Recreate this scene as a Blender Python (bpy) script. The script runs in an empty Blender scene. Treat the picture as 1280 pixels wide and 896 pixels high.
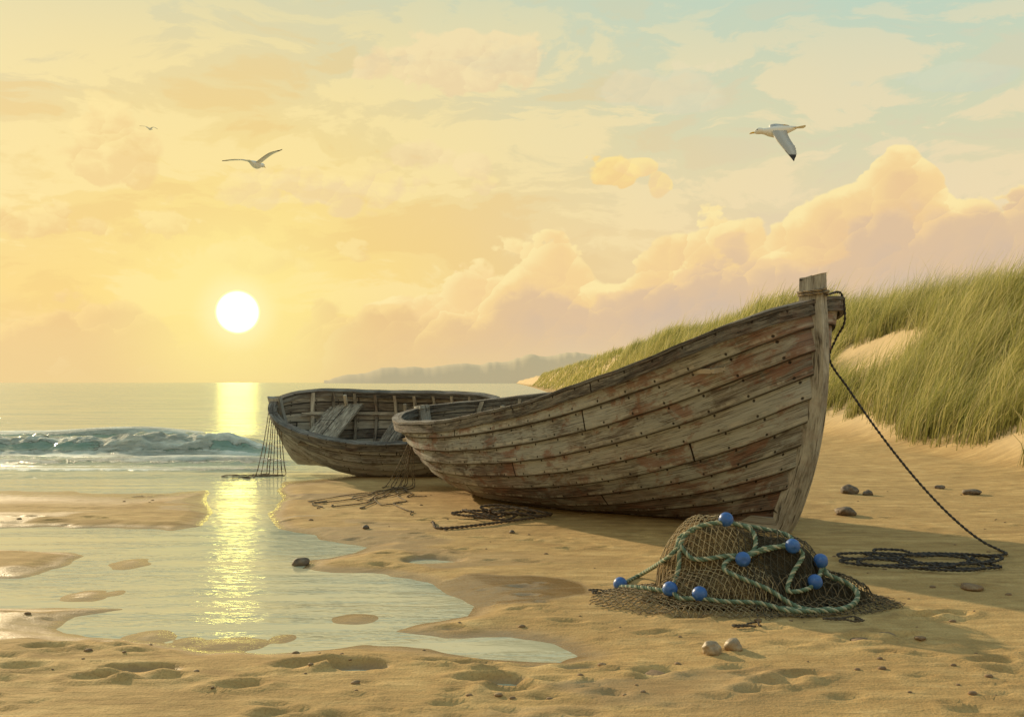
import bpy, math, random, bmesh
import numpy as np
from mathutils import Vector, Matrix
from mathutils import noise as mn
random.seed(7); rng=np.random.default_rng(11)
R=math.radians
F=1244.4; H=1.2
def G(px,py):   # image pixel, unprojected through the camera -> ground coordinates (metres)
    return ((px-640)*H/(py-478), F*H/(py-478))
def lin(r,g,b,a=1):
    f=lambda c:(c/255)/12.92 if c/255<=.04045 else ((c/255+.055)/1.055)**2.4
    return (f(r),f(g),f(b),a)
# ---------------------------------------------------------------- node helper
class NT:
    def __init__(s,tree): s.t=tree; s.n=tree.nodes; s.l=tree.links
    def new(s,typ,**p):
        n=s.n.new(typ)
        for k,v in p.items(): setattr(n,k,v)
        return n
    def put(s,inp,v):
        if v is None: return
        if isinstance(v,bpy.types.NodeSocket): s.l.new(v,inp)
        else: inp.default_value=v
    def m(s,op,a,b=None,c=None,clamp=False):
        n=s.new('ShaderNodeMath',operation=op,use_clamp=clamp)
        s.put(n.inputs[0],a); s.put(n.inputs[1],b)
        if c is not None: s.put(n.inputs[2],c)
        return n.outputs[0]
    def add(s,a,b): return s.m('ADD',a,b)
    def sub(s,a,b): return s.m('SUBTRACT',a,b)
    def mul(s,a,b,clamp=False): return s.m('MULTIPLY',a,b,clamp=clamp)
    def mix(s,f,a,b,blend='MIX'):
        n=s.new('ShaderNodeMix',data_type='RGBA',blend_type=blend)
        s.put(n.inputs[0],f); s.put(n.inputs[6],a); s.put(n.inputs[7],b)
        return n.outputs[2]
    def ramp(s,f,stops,interp='LINEAR'):
        n=s.new('ShaderNodeValToRGB'); cr=n.color_ramp; cr.interpolation=interp
        while len(cr.elements)<len(stops): cr.elements.new(0.5)
        for e,(p,c) in zip(cr.elements,stops):
            e.position=p
        for e,(p,c) in zip(cr.elements,stops):
            e.color=c if len(c)==4 else (*c,1)
        s.put(n.inputs[0],f); return n.outputs[0]
    def noise(s,vec,scale,detail=4,rough=.55,dist=0.,color=False):
        n=s.new('ShaderNodeTexNoise'); s.put(n.inputs['Vector'],vec)
        n.inputs['Scale'].default_value=scale; n.inputs['Detail'].default_value=detail
        n.inputs['Roughness'].default_value=rough; n.inputs['Distortion'].default_value=dist
        return n.outputs['Color' if color else 'Fac']
    def vor(s,vec,scale,feature='F1',pos=False,dim='3D'):
        n=s.new('ShaderNodeTexVoronoi',feature=feature,voronoi_dimensions=dim); s.put(n.inputs['Vector'],vec)
        n.inputs['Scale'].default_value=scale
        return (n.outputs['Distance'],n.outputs['Position']) if pos else n.outputs['Distance']
    def sm(s,x,a,b,lo=0.,hi=1.):
        n=s.new('ShaderNodeMapRange',interpolation_type='SMOOTHSTEP')
        s.put(n.inputs[0],x); n.inputs[1].default_value=a; n.inputs[2].default_value=b
        n.inputs[3].default_value=lo; n.inputs[4].default_value=hi
        return n.outputs[0]
    def lr(s,x,a,b,lo=0.,hi=1.):
        n=s.new('ShaderNodeMapRange')
        s.put(n.inputs[0],x); n.inputs[1].default_value=a; n.inputs[2].default_value=b
        n.inputs[3].default_value=lo; n.inputs[4].default_value=hi
        return n.outputs[0]
    def comb(s,x,y,z):
        n=s.new('ShaderNodeCombineXYZ')
        for i,v in enumerate((x,y,z)): s.put(n.inputs[i],v)
        return n.outputs[0]
    def sep(s,v):
        n=s.new('ShaderNodeSeparateXYZ'); s.put(n.inputs[0],v); return n.outputs
    def attr(s,name):
        return s.new('ShaderNodeAttribute',attribute_name=name).outputs
    def bump(s,h,strength=.3,dist=.01,normal=None):
        n=s.new('ShaderNodeBump'); s.put(n.inputs['Height'],h)
        s.put(n.inputs['Strength'],strength); n.inputs['Distance'].default_value=dist
        if normal is not None: s.put(n.inputs['Normal'],normal)
        return n.outputs[0]
def material(name):
    m=bpy.data.materials.new(name); m.use_nodes=True
    t=NT(m.node_tree); b=m.node_tree.nodes['Principled BSDF']
    return m,t,b
def setp(t,b,**k):
    names={'color':'Base Color','rough':'Roughness','normal':'Normal','spec':'Specular IOR Level','metal':'Metallic','ior':'IOR'}
    for a,v in k.items(): t.put(b.inputs[names[a]],v)
# ---------------------------------------------------------------- numpy noise
def vnoise(x,y,seed=0):
    x=np.asarray(x,float); y=np.asarray(y,float)
    xi=np.floor(x).astype(np.int64); yi=np.floor(y).astype(np.int64)
    fx=x-xi; fy=y-yi; fx=fx*fx*(3-2*fx); fy=fy*fy*(3-2*fy)
    def h(a,b):
        n=(a*374761393+b*668265263+seed*974634777)&0xffffffff
        n=((n^(n>>13))*1274126177)&0xffffffff
        n=(n^(n>>16))&0xffffff
        return n/float(0xffffff)
    return (h(xi,yi)*(1-fx)+h(xi+1,yi)*fx)*(1-fy)+(h(xi,yi+1)*(1-fx)+h(xi+1,yi+1)*fx)*fy
def fbm(x,y,oct=4,seed=0):
    s=0;a=.5;tot=0
    for i in range(oct):
        s=s+a*vnoise(x*2**i,y*2**i,seed+i*17); tot+=a; a*=.5
    return s/tot
def sstep(x,a,b):
    t=np.clip((x-a)/(b-a),0,1); return t*t*(3-2*t)
# ---------------------------------------------------------------- mesh helpers
def link(o,parent=None):
    bpy.context.scene.collection.objects.link(o)
    if parent is not None: o.parent=parent
    return o
def mesh_obj(name,verts,faces,mat,parent=None,uvs=None,smooth=True,cols=None):
    me=bpy.data.meshes.new(name)
    me.from_pydata([tuple(v) for v in verts],[],[tuple(f) for f in faces])
    if uvs is not None:   # per-vertex uvs
        l=me.uv_layers.new(name='UVMap'); idx=np.empty(len(me.loops),np.int32)
        me.loops.foreach_get('vertex_index',idx)
        l.data.foreach_set('uv',np.asarray(uvs,np.float32)[idx].ravel())
    if cols is not None:
        c=me.color_attributes.new('col','FLOAT_COLOR','POINT')
        c.data.foreach_set('color',np.asarray(cols,np.float32).ravel())
    if smooth: me.polygons.foreach_set('use_smooth',[True]*len(me.polygons))
    if mat: me.materials.append(mat)
    me.update()
    return link(bpy.data.objects.new(name,me),parent)
def fattr(o,name,vals):
    a=o.data.attributes.new(name,'FLOAT','POINT'); a.data.foreach_set('value',np.asarray(vals,np.float32).ravel())
class MB:
    def __init__(s): s.v=[];s.f=[];s.uv=[];s.c=[]
    def grid(s,P,UV=None,flip=False,closeM=False,col=None):
        n=len(P); m=len(P[0]); o=len(s.v)
        for i in range(n):
            for j in range(m):
                s.v.append(tuple(P[i][j])); s.uv.append(tuple(UV[i][j]) if UV is not None else (0,0))
                s.c.append(col if col else (1,1,1,1))
        for i in range(n-1):
            for j in range(m if closeM else m-1):
                k=(j+1)%m
                q=(o+i*m+j,o+(i+1)*m+j,o+(i+1)*m+k,o+i*m+k)
                s.f.append(q[::-1] if flip else q)
    def box(s,c,ax,ay,az,row=50.):
        c=Vector(c);ax=Vector(ax);ay=Vector(ay);az=Vector(az)
        for (n,u,v) in ((az,ax,ay),(-az,ax,-ay),(ay,ax,-az),(-ay,ax,az),(ax,ay,az),(-ax,-ay,az)):
            o=len(s.v)
            for (a,b) in ((-1,-1),(1,-1),(1,1),(-1,1)):
                s.v.append(tuple(c+n+u*a+v*b)); s.c.append((1,1,1,1))
                s.uv.append((a*u.length+row*1.7, row+.5+b*.38))
            s.f.append((o,o+1,o+2,o+3))
    def obj(s,name,mat,parent=None,smooth=True,col=False):
        return mesh_obj(name,s.v,s.f,mat,parent,s.uv,smooth,s.c if col else None)
def catmull(pts,step=.02):
    P=[np.array(p,float) for p in pts]; P=[2*P[0]-P[1]]+P+[2*P[-1]-P[-2]]; out=[]
    for i in range(1,len(P)-2):
        n=max(2,int(np.linalg.norm(P[i+1]-P[i])/step))
        for k in range(n):
            t=k/n
            out.append(.5*((2*P[i])+(-P[i-1]+P[i+1])*t+(2*P[i-1]-5*P[i]+4*P[i+1]-P[i+2])*t*t+(-P[i-1]+3*P[i]-3*P[i+1]+P[i+2])*t**3))
    out.append(P[-2]); return np.array(out)
def rope_mesh(name,lines,rad,cols,mat,parent=None,strands=3,step=.012,pitch=None,sides=5):
    mb=MB(); pitch=pitch or rad*7
    for pts in lines:
        C=catmull(pts,step); n=len(C)
        T=np.gradient(C,axis=0); T/=np.linalg.norm(T,axis=1)[:,None]+1e-9
        d=np.concatenate([[0],np.cumsum(np.linalg.norm(np.diff(C,axis=0),axis=1))])
        N=np.zeros_like(C); r=np.array([.3,.2,1.]); 
        prev=np.cross(T[0],r); prev/=np.linalg.norm(prev)
        for i in range(n):
            p=prev-T[i]*np.dot(prev,T[i]); p/=np.linalg.norm(p)+1e-9; N[i]=p; prev=p
        Bn=np.cross(T,N)
        for k in range(strands):
            if strands==1: off=C; sr=rad
            else:
                a=d/pitch*2*math.pi+k*2*math.pi/strands
                off=C+(N*np.cos(a)[:,None]+Bn*np.sin(a)[:,None])*rad*.5; sr=rad*.58
            rows=[]
            an=np.arange(sides)*2*math.pi/sides
            for i in range(n):
                rows.append([off[i]+sr*(N[i]*math.cos(q)+Bn[i]*math.sin(q)) for q in an])
            mb.grid(rows,closeM=True,col=cols[k%len(cols)])
    return mb.obj(name,mat,parent,True,True)
def empty(name,loc=(0,0,0)):
    e=bpy.data.objects.new(name,None); e.location=loc; e.empty_display_size=.2
    return link(e)

# ================================================================ WORLD / SKY
sc=bpy.context.scene
w=bpy.data.worlds.new("World"); sc.world=w; w.use_nodes=True
t=NT(w.node_tree); t.n.clear()
SUN_AZ=-38; SUN_EL=17
tc=t.new('ShaderNodeTexCoord').outputs['Generated']
X,Y,Z=t.sep(tc)
az=t.m('ARCTAN2',X,Y)
el=t.m('ARCSINE',Z)
def AZ(px): return math.atan((px-640)/F)
def EL(px,py): return math.atan((478-py)/F*math.cos(AZ(px)))
def er(e): return min(max(e/.8,0),1)
eln=t.m('DIVIDE',el,.8,clamp=True)
left=t.ramp(eln,[(0,lin(228,200,146)),(er(.035),lin(233,196,141)),(er(.085),lin(247,213,138)),(er(.2),lin(244,217,152)),(er(.3),lin(229,214,166)),(er(.38),lin(213,213,178)),(1,lin(165,185,185))])
right=t.ramp(eln,[(0,lin(232,207,168)),(er(.08),lin(237,212,170)),(er(.15),lin(234,214,173)),(er(.24),lin(214,214,179)),(er(.36),lin(190,212,193)),(1,lin(148,180,190))])
azf=t.sm(az,-.3,.42)
n1=t.noise(t.comb(az,t.mul(el,1.35),0),9,4,.55,.15); n2=t.noise(t.comb(az,t.mul(el,1.35),0),34,3,.6,.1)
N1=t.mul(t.sub(n1,.5),2.); N2=t.mul(t.sub(n2,.5),2.)
azf2=t.m('ADD',azf,t.mul(N1,.28),clamp=True)
col=t.mix(azf2,left,right)
sd=Vector((math.sin(AZ(297))*math.cos(EL(297,390)),math.cos(AZ(297))*math.cos(EL(297,390)),math.sin(EL(297,390))))
dn=t.new('ShaderNodeVectorMath',operation='DOT_PRODUCT'); t.put(dn.inputs[0],tc); dn.inputs[1].default_value=sd
ang=t.m('ARCCOSINE',t.m('MINIMUM',dn.outputs['Value'],.999999))
col=t.mix(t.mul(t.sm(ang,.34,.0),.75),col,lin(255,226,134))
# billow field (cumulus lobes) ; lobes lit on their sunward (left) side
wx=t.add(az,t.add(t.mul(N1,.018),t.mul(N2,.014))); wy=t.add(t.mul(el,1.25),t.add(t.mul(N2,.018),t.mul(N1,-.014)))
wc_=t.comb(wx,wy,0)
vA,pA=t.vor(wc_,13,pos=True,dim='2D'); vB,pB=t.vor(wc_,31,pos=True,dim='2D')
def lobe(p,scale):
    d=t.new('ShaderNodeVectorMath',operation='SUBTRACT'); t.put(d.inputs[0],wc_); t.put(d.inputs[1],p)
    q=t.new('ShaderNodeVectorMath',operation='DOT_PRODUCT'); t.put(q.inputs[0],d.outputs[0]); q.inputs[1].default_value=(-.75,.65,0)
    return t.mul(q.outputs['Value'],scale)
shade=t.add(t.add(t.mul(lobe(pA,13),.30),t.mul(lobe(pB,31),.22)),t.add(t.mul(N2,.65),t.mul(N1,.45)))
edge=t.add(t.add(t.mul(t.sub(.42,vA),.046),t.mul(t.sub(.42,vB),.020)),t.add(t.mul(N1,.024),t.mul(N2,.018)))
# streaky veils over the whole sky
st=t.noise(t.comb(t.mul(az,1.),t.add(t.mul(el,3.0),t.mul(N1,.05)),.7),6.5,6,.6,.4)
fade=t.mul(t.sm(el,.0,.1),t.sm(el,.44,.25))
col=t.mix(t.mul(t.mul(t.sm(st,.51,.57),fade),.55),col,t.mix(t.sm(az,-.2,.4),lin(255,233,166),lin(246,223,180)))
col=t.mix(t.mul(t.mul(t.sm(st,.485,.42),fade),.38),col,t.mix(t.sm(az,-.1,.35),lin(238,200,128),lin(224,207,176)))
def profile(tab):
    return t.mul(t.ramp(t.lr(az,-.55,.55),[((AZ(p)+.55)/1.1,(EL(p,q)/.5,)*3) for p,q in tab]),.5)
def blob(col,px,py,rx,ry,c,c2,alpha,amp=1.,soft=.25):
    a0=AZ(px); e0=EL(px,py)
    u=t.mul(t.sub(az,a0),F/rx); v=t.mul(t.sub(el,e0),F/ry)
    q=t.add(t.mul(u,u),t.mul(v,v))
    d=t.add(t.sub(1.,q),t.mul(edge,amp*45))
    cc=t.mix(t.sm(t.sub(shade,t.mul(v,-.25)),.3,-.3),c,c2)
    return t.mix(t.mul(t.sm(d,0,soft),alpha),col,cc)
Yh=lin(255,231,162);Yl=lin(240,204,140);Ph=lin(251,226,174);Pl=lin(238,209,164)
col=blob(col,600,85,120,40,Ph,Pl,.6,1.3,.5)
col=blob(col,165,185,85,45,Yh,Yl,.6,1.3,.5)
col=blob(col,75,280,140,22,Yh,Yl,.65,1.3,.4)
col=blob(col,440,235,150,26,Yh,Pl,.55,1.5,.5)
col=blob(col,560,195,60,24,Ph,Pl,.45,1.3,.5)
col=blob(col,330,320,150,18,Yh,Yl,.55,1.5,.5)
col=blob(col,860,110,120,24,lin(236,222,184),lin(222,214,182),.5,1.5,.6)
col=blob(col,1180,100,90,14,lin(214,218,190),lin(205,212,190),.5,1.5,.6)
def bank(col,tab,ke,ch,cm,cd,cb,alpha,soft=.006,base=.05):
    top=profile(tab); d=t.add(t.sub(top,el),t.mul(edge,ke))
    a=t.mul(t.mul(t.sm(d,0,soft),t.sm(el,-.01,base)),alpha)
    s_=t.m('ADD',t.mul(d,14.),t.mul(shade,-.9))
    cc=t.mix(t.sm(s_,-.1,.45),ch,cm); cc=t.mix(t.sm(s_,.35,1.1),cc,cd)
    cc=t.mix(t.sm(d,.06,.15),cc,cb)
    return t.mix(a,col,cc)
tabA=[(-60,470),(380,470),(440,402),(500,366),(560,350),(625,322),(660,304),(705,296),(745,326),(775,336),(805,302),(850,266),(890,254),(930,284),(960,290),(990,258),(1030,228),(1085,214),(1110,182),(1140,172),(1172,200),(1195,244),(1240,246),(1340,240)]
col=bank(col,tabA,1.,lin(255,233,168),lin(248,213,150),lin(236,198,148),lin(227,199,163),.92)
tabB=[(-60,384),(60,376),(120,392),(190,384),(235,406),(262,440),(330,436),(372,410),(402,390),(500,388),(600,376),(680,350),(730,362),(790,356),(840,318),(900,306),(960,326),(1010,340),(1050,296),(1100,262),(1180,256),(1205,266),(1255,244),(1340,248)]
topB=profile(tabB); dB=t.add(t.sub(topB,el),t.mul(edge,.9))
sB=t.add(t.mul(dB,15.),t.mul(shade,-.8)); rt=t.sm(az,-.16,.10)
hB=t.mix(rt,lin(250,216,146),lin(243,208,155)); mB=t.mix(rt,lin(235,198,138),lin(222,192,158)); lB=t.mix(rt,lin(229,192,138),lin(209,186,164))
cB=t.mix(t.sm(sB,-.1,.35),hB,mB); cB=t.mix(t.sm(sB,.4,1.2),cB,lB); cB=t.mix(t.sm(dB,.05,.16),cB,t.mix(rt,lin(231,198,146),lin(228,201,163)))
col=t.mix(t.mul(t.mul(t.sm(dB,0,.010),t.sm(el,-.015,.07)),.88),col,cB)
col=blob(col,760,208,36,20,lin(255,228,148),lin(246,210,142),.92,1.25,.3)
col=blob(col,800,206,32,12,lin(255,230,156),lin(246,212,150),.85,1.1,.3)
col=blob(col,826,230,15,18,lin(252,224,152),lin(242,210,154),.85,.9,.35)
col=t.mix(t.sm(el,.07,.0,0,.7),col,t.mix(t.sm(az,-.2,.3),lin(232,203,146),lin(235,209,166)))
col=t.mix(t.mul(t.sm(ang,.15,.018),.8),col,lin(255,235,150))
col=t.mix(t.mul(t.sm(ang,.046,.015),.95),col,lin(255,243,176))
disc=t.sm(ang,.0215,.0145)
emis=t.new('ShaderNodeVectorMath',operation='SCALE'); emis.inputs[0].default_value=(1,.90,.18); t.put(emis.inputs['Scale'],t.mul(disc,13.0))
ad=t.new('ShaderNodeVectorMath',operation='ADD'); t.put(ad.inputs[0],col); t.put(ad.inputs[1],emis.outputs[0])
sc10=t.new('ShaderNodeVectorMath',operation='SCALE'); t.put(sc10.inputs[0],ad.outputs[0]); sc10.inputs['Scale'].default_value=9.8
sky=t.new('ShaderNodeTexSky',sky_type='NISHITA'); sky.sun_disc=False
sky.sun_elevation=R(SUN_EL); sky.sun_rotation=R(SUN_AZ)%(2*math.pi)
sn=t.new('ShaderNodeVectorMath',operation='SCALE'); t.put(sn.inputs[0],sky.outputs[0]); sn.inputs['Scale'].default_value=.02
tot=t.new('ShaderNodeVectorMath',operation='ADD'); t.put(tot.inputs[0],sc10.outputs[0]); t.put(tot.inputs[1],sn.outputs[0])
bg=t.new('ShaderNodeBackground'); t.put(bg.inputs[0],tot.outputs[0]); bg.inputs[1].default_value=.1
wo=t.new('ShaderNodeOutputWorld'); t.l.new(bg.outputs[0],wo.inputs[0])

sl=bpy.data.lights.new('sun','SUN'); sl.energy=4.8; sl.angle=R(.9); sl.color=(1,.80,.50)
so=link(bpy.data.objects.new('sun',sl))
ts=Vector((math.sin(R(SUN_AZ))*math.cos(R(SUN_EL)),math.cos(R(SUN_AZ))*math.cos(R(SUN_EL)),math.sin(R(SUN_EL))))
so.rotation_euler=(-ts).to_track_quat('-Z','Y').to_euler(); so.location=(-20,20,12)

cam=bpy.data.cameras.new('camera'); co=link(bpy.data.objects.new('camera',cam)); sc.camera=co
co.location=(0,0,H); co.rotation_euler=(R(90),0,0); cam.sensor_width=36; cam.lens=35; cam.shift_y=30/1280
cam.clip_end=20000; cam.clip_start=.05
sc.view_settings.view_transform='Standard'; sc.view_settings.look='None'; sc.view_settings.exposure=0

# ================================================================ GROUND
WZ=-.02
poly=[(-260,655),(120,657),(215,660),(255,654),(268,640),(262,618),(262,600),(352,600),(350,618),(335,640),(350,656),(395,668),(462,681),(440,691),(385,699),(372,708),(420,713),(490,718),(530,722),(560,738),(600,752),(588,764),(530,774),(498,784),(560,794),(640,791),(695,800),(728,818),(700,827),(600,820),(540,806),(440,798),(350,806),(250,806),(170,800),(105,795),(70,782),(92,766),(150,757),(60,753),(-80,748),(-200,720),(20,719),(72,706),(112,691),(30,683),(-200,683)]
poly=np.array([G(*p) for p in poly])
def sdf_poly(x,y):
    d=np.full(x.shape,1e9); ins=np.zeros(x.shape,bool); n=len(poly)
    for i in range(n):
        a=poly[i]; b=poly[(i+1)%n]; e=b-a
        wx=x-a[0]; wy=y-a[1]; tt=np.clip((wx*e[0]+wy*e[1])/(e@e),0,1)
        d=np.minimum(d,(wx-tt*e[0])**2+(wy-tt*e[1])**2)
        c=((a[1]>y)!=(b[1]>y))&(x<(b[0]-a[0])*(y-a[1])/(b[1]-a[1]+1e-12)+a[0]); ins^=c
    d=np.sqrt(d); return np.where(ins,-d,d)
islets=[(165,700,26,7),(105,741,27,7),(190,791,24,7),(445,768,26,6),(285,800,44,7),(236,797,14,5),(355,793,10,4),(143,737,10,3)]
isl=[]
for px,py,rx,ry in islets:
    x0,y0=G(px,py); isl.append((x0,y0,rx*y0/F,(G(px,py-ry)[1]-G(px,py+ry)[1])/2))
puds=[]
for px,py,rx,ry in [(450,835,26,4),(540,700,26,4),(520,735,20,5),(180,838,34,4),(620,852,26,4)]:
    x0,y0=G(px,py); puds.append((x0,y0,rx*y0/F,(G(px,py-ry)[1]-G(px,py+ry)[1])/2))
dims=[]
for i in range(460):
    y=3.2+7.5*rng.random()**1.4; x=(rng.random()*2-1)*.56*y
    k=.4+.6*rng.random()
    dims.append((x,y,.085*k,.036*k,(rng.random()-.5)*.8,.015*k))
for (px,py) in [(1215,618),(1230,640),(1150,772),(1105,797),(1075,803),(1190,770),(820,842),(1215,735),(1240,830),(970,858),(860,775),(600,850),(640,862),(370,836),(400,832),(120,852),(60,812),(590,830),(160,848),(200,852),(430,830),(560,828),(730,834),(300,862),(30,838),(1000,850),(1130,800)]:
    x,y=G(px,py); dims.append((x,y,.09,.045,.1,.024))
def yc(x):
    u=np.clip(x+3.6,0,None); return 10.9+1.3*sstep(x,-3.9,-2.9)+.30*u*u/np.clip((6.0-x)/9,.004,None)
def ground(x,y,extra=False):
    x=np.asarray(x,float); y=np.asarray(y,float)
    far=y>16
    d=np.full(x.shape,9.)
    nn=~far
    xn,yn=x[nn],y[nn]
    d[nn]=sdf_poly(xn+.10*(fbm(xn*3,yn*3,3,5)-.5),yn+.25*(fbm(xn*2.2,yn*2.2,3,9)-.5))
    inis=np.zeros_like(x)
    for (a,b,c,e) in isl:
        q=1-np.sqrt(((x-a)/c)**2+((y-b)/e)**2)+.5*(fbm(x*9,y*9,2,15)-.5)
        d=np.maximum(d,q*min(c,e)*.55); inis=np.maximum(inis,sstep(q,-.6,0)*(1-.35*sstep(q,.25,.6)))
    pool=np.clip(d*.13,-.05,.03)
    s=yc(x)+.9*(fbm(x*.6,y*.2,3,3)-.5)-y
    sea=np.clip(s*.022,-.7,.035)
    hw=np.minimum(pool,sea)
    z=WZ+hw+.010*(fbm(x*1.6,y*1.6,4,1)-.5)*sstep(y,-2,3)
    land=sstep(np.minimum(d,s*.3),.1,.8)
    z=z+land*(.030*(fbm(x*.7,y*.7,4,21)-.35)+.008*(fbm(x*6,y*6,3,22)-.5))
    near=(y<12)
    dz=np.zeros_like(z)
    if near.any():
        xn=x[near]; yn=y[near]; q=np.zeros_like(xn)
        for (a,b,rx,ry_,th,dp) in dims:
            mk=(np.abs(xn-a)<.25)&(np.abs(yn-b)<.2)
            if not mk.any(): continue
            ux=xn[mk]-a; uy=yn[mk]-b
            u=(ux*math.cos(th)+uy*math.sin(th))/rx; v=(-ux*math.sin(th)+uy*math.cos(th))/ry_
            r2=u*u+v*v
            q[mk]+=-dp*np.exp(-r2*1.2)+dp*.55*np.exp(-((np.sqrt(r2)-1.5)**2)*4)
        dz[near]=q
    z=z+dz*sstep(np.minimum(d,s),.02,.12)
    for (a,b,c,e) in puds:
        q=1-np.sqrt(((x-a)/c)**2+((y-b)/e)**2)+.5*(fbm(x*7,y*7,2,25)-.5)
        z=np.where(q>-.6,np.minimum(z,z*(1-sstep(q,-.6,.05))+(WZ-.006)*sstep(q,-.6,.05)),z); inis=np.maximum(inis,sstep(q,-.7,-.1)*.9)
    x0=6.1+1.3*(fbm(x*.1+3,y*.16,3,31)-.5)
    du=sstep(x,x0,x0+4.6)
    dune=du*(2.75+.9*(fbm(x*.22,y*.13,4,33)-.5))*(1+.32*sstep(y,24,42))+sstep(x,x0-1.5,x0+1)*.25*fbm(x*.5,y*.4,4,35)
    z=z+dune*sstep(s,0,1.5)
    if extra: return z,d,s,inis
    return z
def dense(a,b,st): return list(np.arange(a,b,st))
xs=[-6000,-2500,-1000,-400,-160,-80,-45,-30,-22,-17,-13,-10.5,-9]+dense(-8,-5,.08)+dense(-5,3.6,.024)+dense(3.6,13,.09)+dense(13,20,.5)+[22,26,32,45,80,160,400,1000,2500,6000]
ys=[-60,-20,-8,-3,0,1.5,2.4]+dense(2.9,9,.024)+dense(9,14,.05)+dense(14,30,.2)+list(30*1.035**np.arange(0,100))+[1200,2000,3500,6500]
xs=np.array(xs,float); ys=np.array(ys,float)
GX,GY=np.meshgrid(xs,ys); zz,dd,ss,ii=ground(GX.ravel(),GY.ravel(),True)
nx=len(xs); ny=len(ys); ZG=zz.reshape(ny,nx)
def gzv(x,y):       # bilinear lookup in the ground sheet
    x=np.asarray(x,float);y=np.asarray(y,float)
    i=np.clip(np.searchsorted(xs,x)-1,0,nx-2); j=np.clip(np.searchsorted(ys,y)-1,0,ny-2)
    u=(x-xs[i])/(xs[i+1]-xs[i]); v=(y-ys[j])/(ys[j+1]-ys[j])
    return (ZG[j,i]*(1-u)+ZG[j,i+1]*u)*(1-v)+(ZG[j+1,i]*(1-u)+ZG[j+1,i+1]*u)*v
def gz(x,y): return float(gzv(x,y))
idx=np.arange(nx*ny).reshape(ny,nx)
fc=np.stack([idx[:-1,:-1],idx[:-1,1:],idx[1:,1:],idx[1:,:-1]],-1).reshape(-1,4)
def fast_mesh(name,V,Fc,mat):
    me=bpy.data.meshes.new(name); nv=len(V); nf=len(Fc)
    me.vertices.add(nv); me.vertices.foreach_set('co',np.asarray(V,np.float32).ravel())
    me.loops.add(nf*4); me.loops.foreach_set('vertex_index',np.asarray(Fc,np.int32).ravel())
    me.polygons.add(nf); me.polygons.foreach_set('loop_start',np.arange(0,nf*4,4,dtype=np.int32))
    me.polygons.foreach_set('use_smooth',np.ones(nf,bool)); me.materials.append(mat); me.update(calc_edges=True); me.validate()
    return link(bpy.data.objects.new(name,me))
m,t,b=material('beach_sand')
P=t.new('ShaderNodeNewGeometry').outputs['Position']
wet=t.attr('wet')['Fac']; dune=t.attr('dune')['Fac']
mid=t.noise(P,6,5,.6); fine=t.noise(P,90,2,.6); sp=t.noise(P,420,1,.5)
px,py_,pz=t.sep(P)
strk=t.noise(t.comb(t.mul(px,1.2),t.mul(py_,5.),0),2.2,5,.6,.4)
lg=t.noise(t.comb(t.mul(px,.5),t.mul(py_,1.6),3.),1.6,4,.6,.3)
c=t.ramp(t.add(t.mul(mid,.4),t.mul(strk,.6)),[(.34,(.33,.20,.078)),(.5,(.52,.335,.135)),(.64,(.66,.455,.205))])
c=t.mix(t.mul(t.sm(lg,.56,.42),.42),c,(.35,.21,.080,1))
c=t.mix(t.mul(t.sm(sp,.35,.75),.22),c,(.70,.52,.28,1))
c=t.mix(t.mul(t.sm(fine,.55,.3),.38),c,(.24,.14,.06,1))
c=t.mix(t.mul(dune,.65),c,(.68,.52,.31,1))
wf=t.m('ADD',wet,t.mul(t.mul(t.sub(strk,.5),1.4),wet),clamp=True)
c=t.mix(t.mul(wf,.80),c,(.24,.138,.055,1))
setp(t,b,color=c,rough=t.sm(wf,.05,.95,.92,.2),spec=t.sm(wf,0,1,.15,.55))
rip=t.noise(t.comb(t.mul(px,2),t.mul(py_,7),0),3,3,.5,.5)
hgt=t.add(t.mul(mid,.35),t.add(t.mul(fine,.10),t.add(t.mul(rip,.25),t.mul(sp,.03))))
nb=t.new('ShaderNodeBump'); t.put(nb.inputs['Height'],hgt); nb.inputs['Distance'].default_value=.05
t.put(nb.inputs['Strength'],t.sm(wf,0,1,.65,.25)); t.put(b.inputs['Normal'],nb.outputs[0])
g=fast_mesh('beach_ground',np.stack([GX.ravel(),GY.ravel(),zz],-1),fc,m)
rel=zz-WZ
wetv=np.clip(1-rel/.024,0,1)*np.clip(1-dd/.8,0,1)
wetv=np.maximum(wetv,np.clip(1-ss/1.6,0,1)*(GX.ravel()<1))
wetv=np.maximum(wetv,ii*.9)
wetv=np.maximum(wetv,.5*sstep(GX.ravel(),-2.2,-3.4)*sstep(GY.ravel(),9.4,10.5))
wp_=fbm(GX.ravel()*1.1,GY.ravel()*1.8,3,123)      # damp patches around the pools
wetv=np.maximum(wetv,.6*sstep(wp_,.54,.62)*np.clip(1.2-dd/1.3,0,1)*(GY.ravel()<13))
x0,y0=G(625,738); wetv=np.maximum(wetv,.95*sstep(1-np.sqrt(((GX.ravel()-x0)/.62)**2+((GY.ravel()-y0)/.45)**2)+.5*(fbm(GX.ravel()*4,GY.ravel()*4,2,88)-.5),0,.25))
fattr(g,'wet',wetv); fattr(g,'dune',sstep(zz,.05,.5))

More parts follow.
